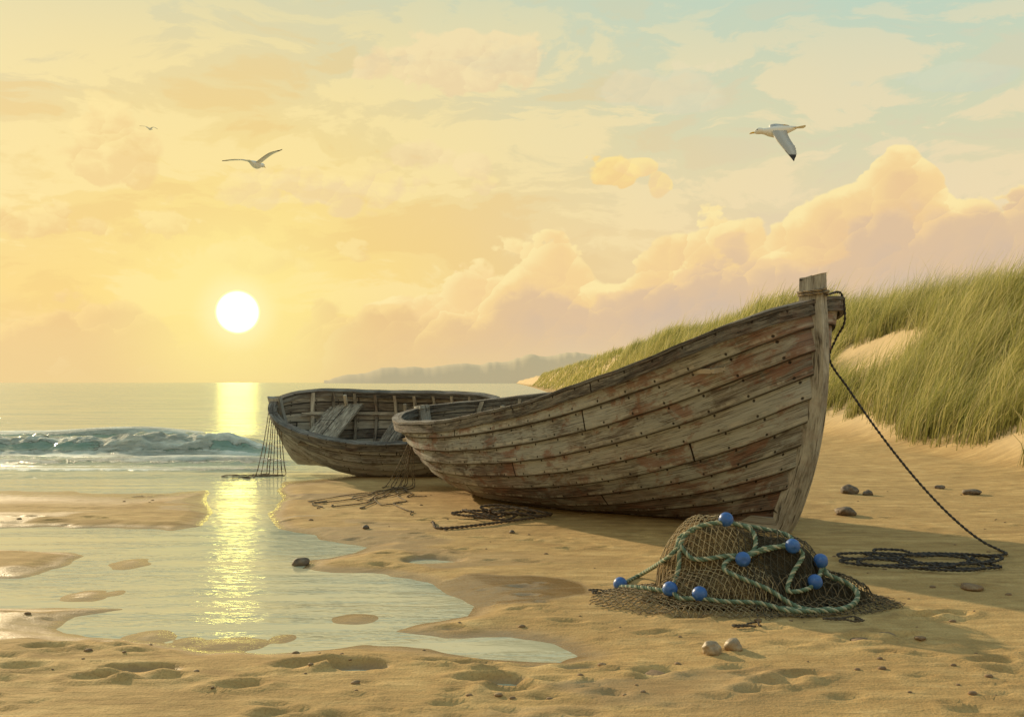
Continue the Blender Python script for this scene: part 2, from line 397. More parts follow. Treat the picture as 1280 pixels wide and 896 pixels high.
# ================================================================ WATER
def water_mat(name,c1,c2,bs,bd,foam,ani=(.6,2.4),rgh=.1):
    m,t,b=material(name)
    P=t.new('ShaderNodeNewGeometry').outputs['Position']; px,py_,pz=t.sep(P)
    v=t.comb(t.mul(px,ani[0]),t.mul(py_,ani[1]),0)
    a=t.noise(v,bs,3,.55,.3); a2=t.noise(v,bs*4,2,.5,.2)
    band=t.noise(t.comb(t.mul(px,.35),t.mul(py_,1.6 if foam else 3.2),5.),1.6 if not foam else .9,3,.6,.4)
    big=t.noise(t.comb(t.mul(px,.12),t.mul(py_,.5),0),1.4,4,.6,.3)
    c=t.mix(t.sm(big,.35,.65),c1,c2)
    rough=rgh
    if foam:
        f=t.attr('foam')['Fac']; ff=t.noise(t.comb(px,t.mul(py_,1.6),t.mul(pz,3)),5.,6,.72,.6)
        fm=t.sm(t.add(f,t.mul(t.sub(ff,.5),2.0)),.42,.58)
        fm=t.mul(fm,t.sm(f,.02,.2))
        face=t.attr('face')['Fac']
        c=t.mix(t.mul(face,.85),c,(.14,.24,.185,1))
        c=t.mix(fm,c,t.mix(t.sm(ff,.4,.7),(.60,.63,.54,1),(.88,.86,.75,1))); rough=t.sm(fm,0,1,rgh,.8)
    h=t.add(t.mul(a,.7),t.mul(a2,.18))
    if foam: h=t.add(h,t.mul(t.mul(fm,ff),1.2))
    setp(t,b,color=c,rough=rough,ior=1.45,spec=.6,normal=t.bump(h,t.sm(band,.40,.60,.15,1.),bd))
    return m
sx=[-6000,-2000,-700,-250,-110,-60,-38,-26,-20]+dense(-17,3,.05)+[3.3,4,5,6,8,14,60,300,1500,6000]
YS0=12.6
sy=dense(YS0,24,.045)+list(24*1.03**np.arange(0,125))+[1200,2000,3500,6500]
SX,SY=np.meshgrid(sx,sy); x=SX.ravel(); y=SY.ravel()
def crest(x,y,yb,h,wf,wb):
    u=y-yb; return h*np.where(u<0,np.exp(-(u/wf)**2),np.exp(-(u/wb)**2))
yb1=17.2+1.0*(fbm(x*.25,x*0,3,41)-.5)+.16*(fbm(x*2,x*0,2,42)-.5)
m1=sstep(x,-3.7,-5.2)*(.30+1.1*fbm(x*.55,x*0+4,3,43))
w1=crest(x,y,yb1,.36,.45,1.3)*m1
yb2=21.3+.9*(fbm(x*.2,x*0+8,3,45)-.5)
m2=sstep(x,-5.0,-8)*(.3+.9*fbm(x*.3,x*0+2,2,46)); w2=crest(x,y,yb2,.28,.5,1.2)*m2
yb3=15.1+.6*(fbm(x*.4,x*0+3,3,47)-.5)
m3=sstep(x,-2.8,-4.0)*(.5+.9*fbm(x*.6,x*0+9,2,49)); w3=crest(x,y,yb3,.10,.22,.6)*m3
yb4=13.7+.5*(fbm(x*.35,x*0+13,3,57)-.5); w4=crest(x,y,yb4,.035,.14,.4)*sstep(x,-2.9,-3.6)
sw=.06*(fbm(x*.15,y*.7,3,48)-.5)*sstep(y,14,20)*(1-sstep(y,150,500))
edge=sstep(y,YS0,13.3)
tx=fbm(x*3,y*3,3,50); tx2=fbm(x*8,y*8,2,51)
z=WZ+(w1+w2+w3+w4+sw)*edge+edge*w1*(.5*(tx-.5)+.45*(tx2-.5))
cf=fbm(x*.8,x*0+4,2,52)
foam=sstep(m1,.15,.45)*sstep(y-yb1,.30,.02)*sstep(y-yb1,-.34+.0*x,-.05)*(.35+1.0*cf)*1.2      # curling lip
spill=sstep(fbm(x*.7,x*0+31,2,54),.44,.56)
foam=np.maximum(foam,sstep(m1,.15,.4)*spill*sstep(y-yb1,-.65,-.4)*(y<yb1)*.85)
foam=np.maximum(foam,sstep(m1,.1,.4)*.62*sstep(y,yb1-1.15,yb1-.75)*sstep(y,yb1-.42,yb1-.55)*1.25)
foam=np.maximum(foam,sstep(m1,.1,.5)*.55*sstep(y,yb1-2.2,yb1-.9)*(y<yb1-.6)*fbm(x*.9,y*2,3,53)*1.35)
foam=np.maximum(foam,(w2/.19>.72)*.85)
foam=np.maximum(foam,1.0*np.exp(-((y-yb3+.08)/.20)**2)*np.clip(m3,0,1.))
foam=np.maximum(foam,.9*np.exp(-((y-yb4)/.12)**2)*sstep(x,-2.9,-3.5))
yb6=14.35+.7*(fbm(x*.3,x*0+23,3,67)-.5); foam=np.maximum(foam,.70*np.exp(-((y-yb6)/.10)**2)*sstep(x,-2.9,-3.5))
yb5=24+2*(fbm(x*.1,x*0+1,3,58)-.5); foam=np.maximum(foam,.85*np.exp(-((y-yb5)/.3)**2)*fbm(x*.3,x*0,2,59))
face=np.clip(w1/.14,0,1)*sstep(y-yb1,.12,-.08)
face=np.maximum(face,.7*np.clip(w2/.12,0,1)*sstep(y-yb2,.05,-.2))
face=np.maximum(face,.5*np.clip(w3/.05,0,1)*sstep(y-yb3,.05,-.1))
n=len(sx); mm=len(sy); idx=np.arange(n*mm).reshape(mm,n)
fc2=np.stack([idx[:-1,:-1],idx[:-1,1:],idx[1:,1:],idx[1:,:-1]],-1).reshape(-1,4)
ms=water_mat('sea_water',(.34,.42,.31,1),(.55,.52,.34,1),1.6,.18,True,(1.0,2.2),.17)
sea=fast_mesh('sea',np.stack([x,y,z],-1),fc2,ms); fattr(sea,'foam',foam); fattr(sea,'face',face)
mp=water_mat('pool_water',(.42,.46,.36,1),(.58,.53,.35,1),4.,.026,False,(.85,2.3),.10)
V=np.array([(-14,2.2,WZ),(3,2.2,WZ),(3,YS0,WZ),(-14,YS0,WZ)]); fast_mesh('tide_pool',V,np.array([[0,1,2,3]]),mp)

# ================================================================ HEADLAND HILLS
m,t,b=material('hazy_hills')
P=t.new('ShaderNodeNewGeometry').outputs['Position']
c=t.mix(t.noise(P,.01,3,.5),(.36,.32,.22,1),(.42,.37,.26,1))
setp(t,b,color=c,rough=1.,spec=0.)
t.put(b.inputs['Emission Color'],lin(215,190,150)); b.inputs['Emission Strength'].default_value=.45  # distance haze put in as a faint warm glow of the hills
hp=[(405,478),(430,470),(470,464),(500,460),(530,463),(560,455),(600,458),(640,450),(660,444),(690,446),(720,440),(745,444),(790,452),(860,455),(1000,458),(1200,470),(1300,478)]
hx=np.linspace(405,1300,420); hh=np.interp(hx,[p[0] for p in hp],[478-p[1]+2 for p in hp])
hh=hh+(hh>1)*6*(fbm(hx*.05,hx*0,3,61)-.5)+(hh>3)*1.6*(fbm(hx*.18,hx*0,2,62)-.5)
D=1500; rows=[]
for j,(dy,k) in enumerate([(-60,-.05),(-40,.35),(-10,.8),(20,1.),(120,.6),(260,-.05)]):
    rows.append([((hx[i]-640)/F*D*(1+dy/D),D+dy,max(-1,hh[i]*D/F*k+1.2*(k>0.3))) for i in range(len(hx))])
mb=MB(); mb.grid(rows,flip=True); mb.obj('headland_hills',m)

# ================================================================ DUNE GRASS
m,t,b=material('marram_grass')
a=t.attr('col')['Color']
setp(t,b,color=a,rough=.6,spec=.2)
tr=t.new('ShaderNodeBsdfTranslucent'); t.put(tr.inputs[0],t.mix(.5,a,(.42,.40,.12,1)))
mx=t.new('ShaderNodeMixShader'); mx.inputs[0].default_value=.4
t.l.new(b.outputs[0],mx.inputs[1]); t.l.new(tr.outputs[0],mx.inputs[2]); t.l.new(mx.outputs[0],t.n['Material Output'].inputs[0])
def scatter(n,y0,y1,x0,x1,blades,spread,hmin,hmax,wd):
    y=y0*(y1/y0)**rng.random(n); x=x0+(x1-x0)*rng.random(n)
    dens=fbm(x*.45,y*.3,3,71)
    zg=gzv(x,y)
    keep=(zg>.30+.8*(dens-.5))&(dens>.33)
    keep&=~((((x-9.0)/.9)**2+((y-24.5)/2.6)**2)<1)
    keep&=~((((x-8.2)/.45)**2+((y-15.0)/1.2)**2)<1)
    x=x[keep];y=y[keep]
    k=len(x); cb=rng.random(k)
    X=np.repeat(x,blades)+rng.normal(0,spread,k*blades); Y_=np.repeat(y,blades)+rng.normal(0,spread,k*blades)
    cb=np.repeat(cb,blades); N=len(X); Zb=gzv(X,Y_)-.03
    h=(hmin+(hmax-hmin)*rng.random(N))*(.5+1.05*np.repeat(fbm(x*.9,y*.9,2,77),blades))
    tall=rng.random(N)>.93; h=np.where(tall,h*1.4,h)
    th=rng.normal(-.25,.7,N); bend=.25+.75*rng.random(N)**1.2
    dx=np.cos(th);dy=np.sin(th)
    ph=rng.random(N)*math.pi; wx=np.cos(ph)*wd; wy=np.sin(ph)*wd*.6
    V=[]
    for s_,wk in ((0,1),(.4,.85),(.75,.55),(1,.08)):
        cx=X+dx*h*bend*s_**2*.85; cy=Y_+dy*h*bend*s_**2*.85; cz=Zb+h*(s_-.45*bend*s_**2.2)
        V.append(np.stack([cx-wx*wk,cy-wy*wk,cz],-1)); V.append(np.stack([cx+wx*wk,cy+wy*wk,cz],-1))
    V=np.stack(V,1)
    base=np.arange(N)[:,None]*8
    Fc=np.concatenate([base+np.array([[0,1,3,2]]),base+np.array([[2,3,5,4]]),base+np.array([[4,5,7,6]])],0)
    c0=np.array([.14,.17,.045]);c1=np.array([.40,.37,.12]);c2=np.array([.66,.56,.28])
    r=rng.random(N)[:,None]; q=(cb*.65+.35*rng.random(N))[:,None]
    cc=c0*(1-q)+c1*q; cc=np.where((r>.82)|tall[:,None],c2,cc)
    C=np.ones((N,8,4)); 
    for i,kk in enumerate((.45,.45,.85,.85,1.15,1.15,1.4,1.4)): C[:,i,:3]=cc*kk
    return V.reshape(-1,3),Fc,C.reshape(-1,4)
parts=[scatter(2300,11.5,34,6.2,12.5,40,.10,.55,1.35,.0065),
       scatter(1700,34,80,6.3,12.8,24,.22,.55,1.3,.014),
       scatter(1200,80,320,5.6,13,16,.6,.5,1.1,.04)]
Vs=[];Fs=[];Cs=[];o=0
for v,f,c in parts: Vs.append(v);Fs.append(f+o);Cs.append(c);o+=len(v)
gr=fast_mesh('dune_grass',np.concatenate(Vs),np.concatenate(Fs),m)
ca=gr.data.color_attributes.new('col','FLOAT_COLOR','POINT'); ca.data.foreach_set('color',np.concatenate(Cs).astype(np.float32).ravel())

# ================================================================ WOOD
def wood(name,dark=1.,paint=1.,strake=.14,red=1.,warm=0.):
    m,t,b=material(name)
    uv=t.new('ShaderNodeTexCoord'); u,v,_=t.sep(uv.outputs['UV']); ob=uv.outputs['Object']; ox,oy,oz=t.sep(ob)
    k=t.m('FLOOR',v); f=t.m('FRACT',v)
    PL=4.3
    seg=t.m('FLOOR',t.m('DIVIDE',t.add(u,t.mul(k,1.67)),PL))
    wn=t.new('ShaderNodeTexWhiteNoise',noise_dimensions='2D'); t.put(wn.inputs['Vector'],t.comb(k,seg,0)); rnd=wn.outputs['Value']
    g1=t.noise(t.comb(t.mul(u,1.3),t.mul(v,3.2),t.mul(k,3.7)),3.5,6,.62,.6)
    g2=t.noise(t.comb(t.mul(u,2.2),t.mul(v,16),t.mul(k,1.7)),4.,5,.65,.3)
    s=t.add(t.mul(g1,.55),t.mul(g2,.5)); s=t.add(s,t.mul(t.sub(rnd,.5),.24))
    D=lambda r,g_,b_:(r*dark*(1+.12*warm),g_*dark,b_*dark*(1-.15*warm),1)
    c=t.ramp(s,[(.36,D(.05,.042,.037)),(.46,D(.17,.150,.132)),(.56,D(.34,.318,.288)),(.70,D(.56,.54,.50))])
    pat=t.noise(t.comb(t.mul(u,1.1),t.mul(v,.30),5.),1.9,7,.68,.5)
    pg=t.sm(t.add(pat,t.mul(t.sub(g2,.5),.35)),.47,.52)
    c=t.mix(t.mul(pg,.62*paint),c,D(.47,.485,.465))
    pat2=t.noise(t.comb(t.mul(u,1.4),t.mul(v,.34),11.),2.3,7,.7,.6)
    pr=t.sm(t.add(pat2,t.mul(t.sub(g2,.5),.4)),.545,.59)
    c=t.mix(t.mul(pr,.66*paint*red),c,D(.26,.115,.075))
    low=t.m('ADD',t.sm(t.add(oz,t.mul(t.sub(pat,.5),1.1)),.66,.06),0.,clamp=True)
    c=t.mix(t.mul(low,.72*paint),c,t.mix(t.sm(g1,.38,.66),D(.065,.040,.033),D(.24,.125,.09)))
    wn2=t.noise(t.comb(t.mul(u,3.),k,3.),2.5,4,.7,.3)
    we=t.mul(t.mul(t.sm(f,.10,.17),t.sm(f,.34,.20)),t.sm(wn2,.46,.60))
    c=t.mix(t.mul(we,.6*paint),c,D(.62,.59,.53))  # worn lower plank edges, also lightened in colour as if catching light
    ed=t.m('MAXIMUM',t.sm(f,.11,.0),t.sm(f,.86,.97)); c=t.mix(t.mul(ed,.92),c,(.018,.014,.012,1))
    uu=t.m('FRACT',t.m('DIVIDE',t.add(u,t.mul(k,1.67)),PL)); bj=t.m('MAXIMUM',t.sm(uu,.0018,.0009),t.sm(uu,.9982,.9991))
    c=t.mix(bj,c,(.02,.014,.01,1))
    nu=t.mul(t.sub(t.m('FRACT',t.m('DIVIDE',u,.26)),.5),.26); 
    nv=t.mul(t.sub(t.m('ABSOLUTE',t.sub(f,.5)),.32),strake)
    nd=t.m('SQRT',t.add(t.mul(nu,nu),t.mul(nv,nv))); nl=t.sm(nd,.0100,.006)
    c=t.mix(t.mul(nl,.9),c,(.025,.018,.014,1))
    crk=t.sm(t.noise(t.comb(t.mul(u,1.2),t.mul(v,11),t.mul(k,5.)),3.,3,.5,.5),.39,.35)
    c=t.mix(t.mul(crk,.7),c,(.03,.02,.015,1))
    h=t.sub(t.add(t.mul(g2,.8),t.mul(g1,.5)),t.add(t.mul(crk,.5),t.add(t.mul(bj,.8),t.mul(nl,.5))))
    setp(t,b,color=c,rough=.82,spec=.25,normal=t.bump(h,.8,.014))
    return m
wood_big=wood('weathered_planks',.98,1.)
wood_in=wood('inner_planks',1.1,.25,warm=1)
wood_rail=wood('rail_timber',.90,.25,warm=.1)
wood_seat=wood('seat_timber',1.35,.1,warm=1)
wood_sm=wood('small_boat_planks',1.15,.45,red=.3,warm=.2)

def build_boat(name,M,L,B,zg,zk,rs,rb,N,ribs,thwarts,ext,matout,floorz=.2,pw=.055,tope=.62):
    root=empty(name); root.matrix_world=M
    def Pt(t,v,side):
        t=min(max(t,0),1)
        a=rs*(1-v)**2.2; b_=L-rb*(1-v)**2.2; x=a+(b_-a)*t
        wb=max(0,(t-.5)/.5)**1.8; ws=(max(0,(.5-t)/.5)**3)*.6; w_=max(wb,ws)
        u=(1-t/.45) if t<.45 else (t-.45)/.55
        e=(.62 if t<.45 else tope)+(1.0 if t<.45 else .85)*(1-v)
        pl=max(1-u**(2.6 if t<.45 else 2.6),0)**e
        f=(1-w_)*(1-(1-v)**2.5)+w_*(v**.85); zf=(1-w_)*v**1.55+w_*v
        return np.array([x,side*(B*pl*f+.02),zk(t)+(zg(t)-zk(t))*zf])
    def S(t,v,side,off=0.):
        p=Pt(t,v,side)
        if off==0: return p
        tt=min(max(t,.004),.996); e=.003
        a=Pt(tt+e,v,side)-Pt(tt-e,v,side); v0=max(v-.01,0.001); c=Pt(tt,min(v+.01,1),side)-Pt(tt,v0,side)
        n=np.cross(a,c)*(-side) ; n=-n if n[1]*side<0 else n
        n/=np.linalg.norm(n)+1e-9
        return p+n*off
    T=[.5-.5*math.cos(math.pi*i/110) for i in range(111)]
    mb=MB()
    for side in (-1,1):
        for k in range(N):
            v0=k/N; v1=(k+1)/N; P_=[];U=[]
            for i,t_ in enumerate(T):
                wv=.003*math.sin(t_*23+k*2.1+side)+.002*math.sin(t_*51+k)
                row=[S(t_,v0+.004,side,.0),S(t_,v0,side,.030+wv),S(t_,v0+.02/N*5,side,.032+wv),S(t_,(v0+v1)/2,side,.018+wv),S(t_,v1+.003,side,.004)]
                x_=row[1][0]
                P_.append(row); U.append([(x_,k+.001),(x_,k+.01),(x_,k+.1),(x_,k+.5),(x_,k+.99)])
            mb.grid(P_,U,flip=(side==1))
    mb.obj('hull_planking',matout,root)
    mb=MB()
    for side in (-1,1):
        P_=[[S(t_,v_,side,-.012) for v_ in np.linspace(0.0,1,N*2+1)] for t_ in T]
        U=[[(p[0],20+j/2+.02*(j%2==0)) for j,p in enumerate(r)] for r in P_]
        mb.grid(P_,U,flip=(side==-1))
    mb.obj('inner_skin',wood_in,root)
    mb=MB()
    for r_,t_ in enumerate(ribs):
        for side in (-1,1):
            dt=.02/L; vs=np.linspace(.04,.985,16)
            ring=[[S(t_-dt,v_,side,-.012),S(t_-dt,v_,side,-.055),S(t_+dt,v_,side,-.055),S(t_+dt,v_,side,-.012)] for v_ in vs]
            U=[[(v_*1.2+r_,60+r_+.3+.1*j) for j in range(4)] for v_ in vs]
            mb.grid(ring,U,closeM=True)
    mb.obj('ribs',wood_in,root,False)
    def rail(nm,prof,row,mat,v_=1.0):
        mb=MB()
        for side in (-1,1):
            ring=[];U=[];pp=[Pt(t_,v_,side) for t_ in T]
            dist=0
            for i in range(len(T)):
                a=pp[max(i-1,0)]; c=pp[min(i+1,len(T)-1)]; tg=c-a; 
                n=np.array([tg[1],-tg[0],0])*(-side); n=n if n[1]*side>=0 else -n
                n/=np.linalg.norm(n)+1e-9
                if i: dist+=np.linalg.norm(pp[i]-pp[i-1])
                wz=.005*math.sin(dist*5+side)+.002*math.sin(dist*17)
                ring.append([pp[i]+n*o_+np.array([0,0,z_+wz]) for o_,z_ in prof])
                U.append([(dist,row+.16+.66*abs(((j/len(prof))*2)%2-1)) for j in range(len(prof))])
            mb.grid(ring,U,closeM=True)
        o=mb.obj(nm,mat,root,False); 
        bv=o.modifiers.new('b','BEVEL'); bv.width=.005; bv.segments=2; bv.limit_method='ANGLE'
    rail('gunwale_cap',[(-.055,-.002),(-.055,.028),(.052,.028),(.052,-.002)],70,wood_rail)
    rail('gunwale_wale',[(.004,-.085),(.004,-.004),(.045,-.004),(.042,-.085)],72,wood_rail)
    rail('inner_wale',[(-.05,-.06),(-.05,-.004),(-.012,-.004),(-.012,-.06)],73,wood_rail)
    def post(nm,bow):
        mb=MB(); ring=[];U=[]
        vs=list(np.linspace(0,1,22))
        pts=[]
        for v_ in vs:
            p=Pt(1 if bow else 0,v_,1); pts.append((p[0],p[2]))
        s_=1 if bow else -1
        e=ext[0] if bow else ext[1]
        tip=pts[-1]
        for q in (.3,.6,.85,1.): pts.append((tip[0]+s_*.02*q*(e/.2),tip[1]+e*q))
        pts=[(pts[0][0]-s_*.5,pts[0][1]-.005),(pts[0][0]-s_*.15,pts[0][1]-.01)]+pts
        for i,(x_,z_) in enumerate(pts):
            a=pts[max(i-1,0)];c=pts[min(i+1,len(pts)-1)]; tx_,tz=c[0]-a[0],c[1]-a[1]; l=math.hypot(tx_,tz) or 1
            nx_,nz=tz/l*s_,-tx_/l*s_
            if nx_*s_<0 and i>1: nx_,nz=-nx_,-nz
            fo,ba=.085,-.09
            if i<2: nx_,nz=0,-1
            tp=1-.28*max(0,(i-24)/4) if i>23 else 1
            w1=pw*tp; w2=pw*.6*tp
            cut=.05 if i==len(pts)-1 and bow else 0      # the head is sawn off at a slant
            ring.append([(x_+nx_*ba,-w1,z_+nz*ba-cut),(x_+nx_*.01,-w1*1.05,z_+nz*.01-cut*.4),(x_+nx_*fo,-w2,z_+nz*fo),(x_+nx_*fo,w2,z_+nz*fo),(x_+nx_*.01,w1*1.05,z_+nz*.01-cut*.4),(x_+nx_*ba,w1,z_+nz*ba-cut)])
            U.append([(z_,80+.2+.10*j) for j in range(6)])
        mb.grid(ring,U,closeM=True); o=len(mb.v)-6; mb.f.append(tuple(range(o,o+6)))
        o=mb.obj(nm,wood_rail,root,False); bv=o.modifiers.new('b','BEVEL'); bv.width=.006; bv.segments=2; bv.limit_method='ANGLE'
    post('stem_post',True); post('stern_post',False)
    mb=MB()
    for i,(t_,v_,wd) in enumerate(thwarts):
        p=Pt(t_,v_,1)
        for q in range(2):
            xx=p[0]+(q-.5)*wd/2*1.03
            yy=Pt(t_,v_,1)[1]-.02
            mb.box((xx,0,p[2]+.004*q),(0,yy,0),(wd/4*.96,0,0),(0,0,.017),90+i*3+q)
        for side in (-1,1):
            mb.box((p[0],side*(yy-.05),p[2]+.09),(0,0,.08),(.02,0,0),(0,.02,0),120+i)
    for j in range(-2,3):
        xa=L*.16; xb=L*.84
        mb.box(((xa+xb)/2,j*.115,floorz+abs(j)*.012),((xb-xa)/2,0,0),(0,.05,0),(0,0,.011),140+j)
    o=mb.obj('thwarts_and_floorboards',wood_seat,root,False); bv=o.modifiers.new('b','BEVEL'); bv.width=.004; bv.segments=1
    mb=MB()
    for side in (-1,1):
        ring=[];U=[]
        for t_ in np.linspace(.06,.94,50):
            ring.append([S(t_,.70,side,-.055),S(t_,.70,side,-.075),S(t_,.74,side,-.075),S(t_,.74,side,-.055)])
            U.append([(ring[-1][0][0],160.3+.1*j) for j in range(4)])
        mb.grid(ring,U,closeM=True)
    mb.obj('riser_stringer',wood_in,root,False)
    return root,Pt,S
def frame(origin,yaw,heel,pitch=0):
    return Matrix.Translation(origin)@Matrix.Rotation(yaw,4,'Z')@Matrix.Rotation(pitch,4,'Y')@Matrix.Rotation(heel,4,'X')
MA=frame((-.97,11.75,.03),R(-51),R(8.5))
zkA=lambda t_: .14*max(0,1-t_/.4)**2+.03*max(0,(t_-.85)/.15)**2
zgA=lambda t_: .86+.92*t_**2.2
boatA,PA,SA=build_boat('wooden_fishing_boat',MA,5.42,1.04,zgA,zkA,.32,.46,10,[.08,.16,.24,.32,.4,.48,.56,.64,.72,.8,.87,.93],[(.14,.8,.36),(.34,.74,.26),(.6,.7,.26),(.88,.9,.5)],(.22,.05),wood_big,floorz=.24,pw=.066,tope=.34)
MBt=frame((-.04,13.0,.08),R(180-11),R(-22))
zkB=lambda t_: .05*max(0,1-t_/.3)**2+.10*max(0,(t_-.7)/.3)**2
zgB=lambda t_: .70+.12*(2*t_-1)**2+.10*t_**3
boatB,PB,SB=build_boat('wooden_fishing_boat',MBt,3.1,.80,zgB,zkB,.22,.20,8,[.1,.19,.28,.37,.46,.55,.64,.73,.82,.9],[(.22,.78,.26),(.5,.72,.24),(.76,.84,.44)],(.09,.05),wood_sm,floorz=.17,pw=.04,tope=.5)

# ================================================================ ROPES
def ropemat(name,rough=.85):
    m,t,b=material(name); a=t.attr('col')['Color']
    P=t.new('ShaderNodeTexCoord').outputs['Object']
    n=t.noise(P,160,2,.6); c=t.mix(t.mul(n,.5),a,(.05,.04,.03,1))
    setp(t,b,color=c,rough=rough,spec=.2,normal=t.bump(n,.5,.002)); return m
rmat=ropemat('rope_fibre')
def wp(M,p): return np.array(M@Vector(p))
TAN=(.36,.27,.17,1);DK=(.085,.065,.05,1);DK2=(.14,.11,.08,1);BL=(.045,.045,.05,1)
tip=PA(1,1,1)
def ringpts(z,rx,ry,x0,n=10,turns=1.0,dz=0.):
    return [(x0+rx*math.cos(a),ry*math.sin(a),z+dz*a/6.28) for a in np.linspace(0,turns*2*math.pi,int(n*turns)+1)]
turns=[wp(MA,p) for p in ringpts(tip[2]+.05,.115,.088,tip[0]+.0,10,2.0,.022)]
rope0=empty('mooring_rope')
rope_mesh('stem_lashing',[turns],.010,[TAN,DK2,TAN],rmat,rope0)
endx,endy=3.42,7.0
path=[wp(MA,(tip[0]+.05,.075,tip[2]+.045))]
q0=PA(.993,1,1); path.append(wp(MA,(q0[0]+.03,q0[1]+.03,q0[2]+.045)))
for (tt,vv_) in ((.985,.93),(.975,.86),(.968,.78)): path.append(wp(MA,SA(tt,vv_,1,.085 if vv_>.9 else .055)))
mid1=path[-1]
for q in (.12,.25,.4,.55,.7,.83,.93):
    p=np.array([mid1[0]+(endx-mid1[0])*(q**1.0),mid1[1]+(endy-mid1[1])*q,0])
    p[2]=mid1[2]+(0.03-mid1[2])*(1-(1-q)**1.4); path.append(p)
path.append(np.array([endx,endy,gz(endx,endy)+.014])); 
cx,cy=G(1145,703)
path.append(np.array([endx-.05,endy-.20,gz(endx,endy-.2)+.014])); 
path.append(np.array([endx-.30,endy-.26,gz(endx-.3,endy-.26)+.014]))
a0=.3
for i in range(52):
    a=a0+i*.55; rr=.27+.13*math.sin(i*1.3)+.08*math.sin(i*.53+1)
    x_=cx+.10*math.sin(i*.31)+rr*1.25*math.cos(-a); y_=cy+rr*.85*math.sin(-a)+.07*math.sin(i*.23)
    path.append(np.array([x_,y_,gz(x_,y_)+.012+.006*abs(math.sin(i*1.3))+.0003*i]))
rope_mesh('bow_line',[path],.0105,[BL,(.10,.09,.085,1)],rmat,rope0,strands=2,step=.018)
rr_=random.Random(21)
def tangle(start,foot,dest,wig=.10):
    """hang from start, touch down at foot, then wander loosely to dest"""
    s_=np.array(start); fx,fy=foot; pts=[s_]
    fz=max(gz(fx,fy),WZ)+.012
    pts.append(s_*.62+np.array([fx,fy,fz])*.38+np.array([0,0,-.10]))
    pts.append(s_*.22+np.array([fx,fy,fz])*.78+np.array([0,0,-.07]))
    pts.append(np.array([fx,fy,fz]))
    ex,ey=dest; n_=5
    for i in range(1,n_+1):
        q=i/n_; x_=fx+(ex-fx)*q+rr_.uniform(-wig,wig); y_=fy+(ey-fy)*q+rr_.uniform(-wig,wig)*1.6
        pts.append(np.array([x_,y_,max(gz(x_,y_),WZ)+.010]))
    for i in range(3):
        x_=pts[-1][0]+rr_.uniform(-.07,.12); y_=pts[-1][1]+rr_.uniform(-.14,.10)
        pts.append(np.array([x_,y_,max(gz(x_,y_),WZ)+.010]))
    return pts
rope1=empty('stern_rope')
s0=wp(MA,(-.05,-.05,zgA(0)+.02)); lines=[]
lines.append([wp(MA,p) for p in ringpts(zgA(0)+.0,.12,.10,-.0,10,1.6,.02)])
for i,(qx,qy) in enumerate([(405,632),(425,637),(388,629),(450,638),(470,633),(500,640),(520,622),(440,628),(512,612)]):
    lines.append(tangle(s0+np.array([.012*i-.03,-.05,0]),(s0[0]+.02-.035*i+rr_.uniform(-.04,.04),s0[1]-.18-.10*rr_.random()-.03*i),G(qx,qy),.09))
rope_mesh('hanging_lines',lines,.0068,[TAN,DK2],rmat,rope1,strands=2,step=.02)
rope2=empty('rope_coil')
cx2,cy2=G(612,649); path=[]
for i in range(46):
    a=i*.55; rr=.18+.09*math.sin(i*.9)+.05*math.sin(i*2.3)
    x_=cx2+rr*1.5*math.cos(a)+.004*i; y_=cy2+rr*.8*math.sin(a)
    path.append(np.array([x_,y_,gz(x_,y_)+.015+.0022*i*abs(math.sin(i*.7))]))
for q in ((560,664),(540,655)):
    ex,ey=G(*q); path.append(np.array([ex,ey,gz(ex,ey)+.012]))
rope_mesh('coiled_line',[path],.013,[(.18,.12,.08,1),DK],rmat,rope2,strands=2,step=.02)
rope3=empty('stern_rope')
s1=wp(MBt,(3.08,.06,zgB(1)-.03)); lines=[]
for i,qx in enumerate([285,292,300,312,322,340,330,306]):
    ey=12.75+.35*rr_.random(); ex=(qx-640)/F*ey
    lines.append(tangle(s1+np.array([.02*i-.06,-.08,-.01*i]),(s1[0]-.22+.055*i,13.15-.12*rr_.random()),(ex,ey),.06))
rope_mesh('hanging_lines',lines,.0072,[TAN,DK2],rmat,rope3,strands=2,step=.03)

# ================================================================ NET PILE
def nh(x,y):
    def dome(cx,cy,rx,ry,h,p=.5):
        r2=((x-cx)/rx)**2+((y-cy)/ry)**2
        return h*np.clip(1-r2,0,None)**p
    a=dome(1.11,5.58,.30,.27,.43,.42); b_=dome(1.44,5.52,.29,.25,.36,.42); c=dome(1.25,5.38,.48,.24,.22)
    d=dome(1.25,5.42,.80,.42,.07,.8); e=dome(1.72,5.42,.24,.17,.14)
    s=(a**5+b_**5+c**5+d**5+e**5)**.2
    return s+(.045*(fbm(x*9,y*9,3,91)-.5)+.025*(fbm(x*22,y*22,2,92)-.5))*np.clip(s/.1,0,1)
def nz_(x,y): return gzv(np.atleast_1d(x),np.atleast_1d(y))+nh(np.atleast_1d(x),np.atleast_1d(y))
pile=empty('fishing_net_pile')
m,t,b=material('bundled_net')
P=t.new('ShaderNodeTexCoord').outputs['Object']; ox,oy,oz=t.sep(P)
vv=t.vor(t.comb(t.add(ox,t.mul(oy,.3)),oy,t.mul(oz,1.)),48,'DISTANCE_TO_EDGE'); nn=t.noise(P,9,4,.6)
c=t.mix(t.sm(nn,.35,.65),(.15,.10,.045,1),(.36,.24,.11,1)); c=t.mix(t.sm(vv,.10,.03),t.mix(.6,c,(.03,.02,.012,1)),t.mix(.5,c,(.52,.38,.19,1)))
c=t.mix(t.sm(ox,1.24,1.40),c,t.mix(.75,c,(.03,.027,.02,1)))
setp(t,b,color=c,rough=.9,spec=.1,normal=t.bump(t.sm(vv,.12,.0),.8,.01))
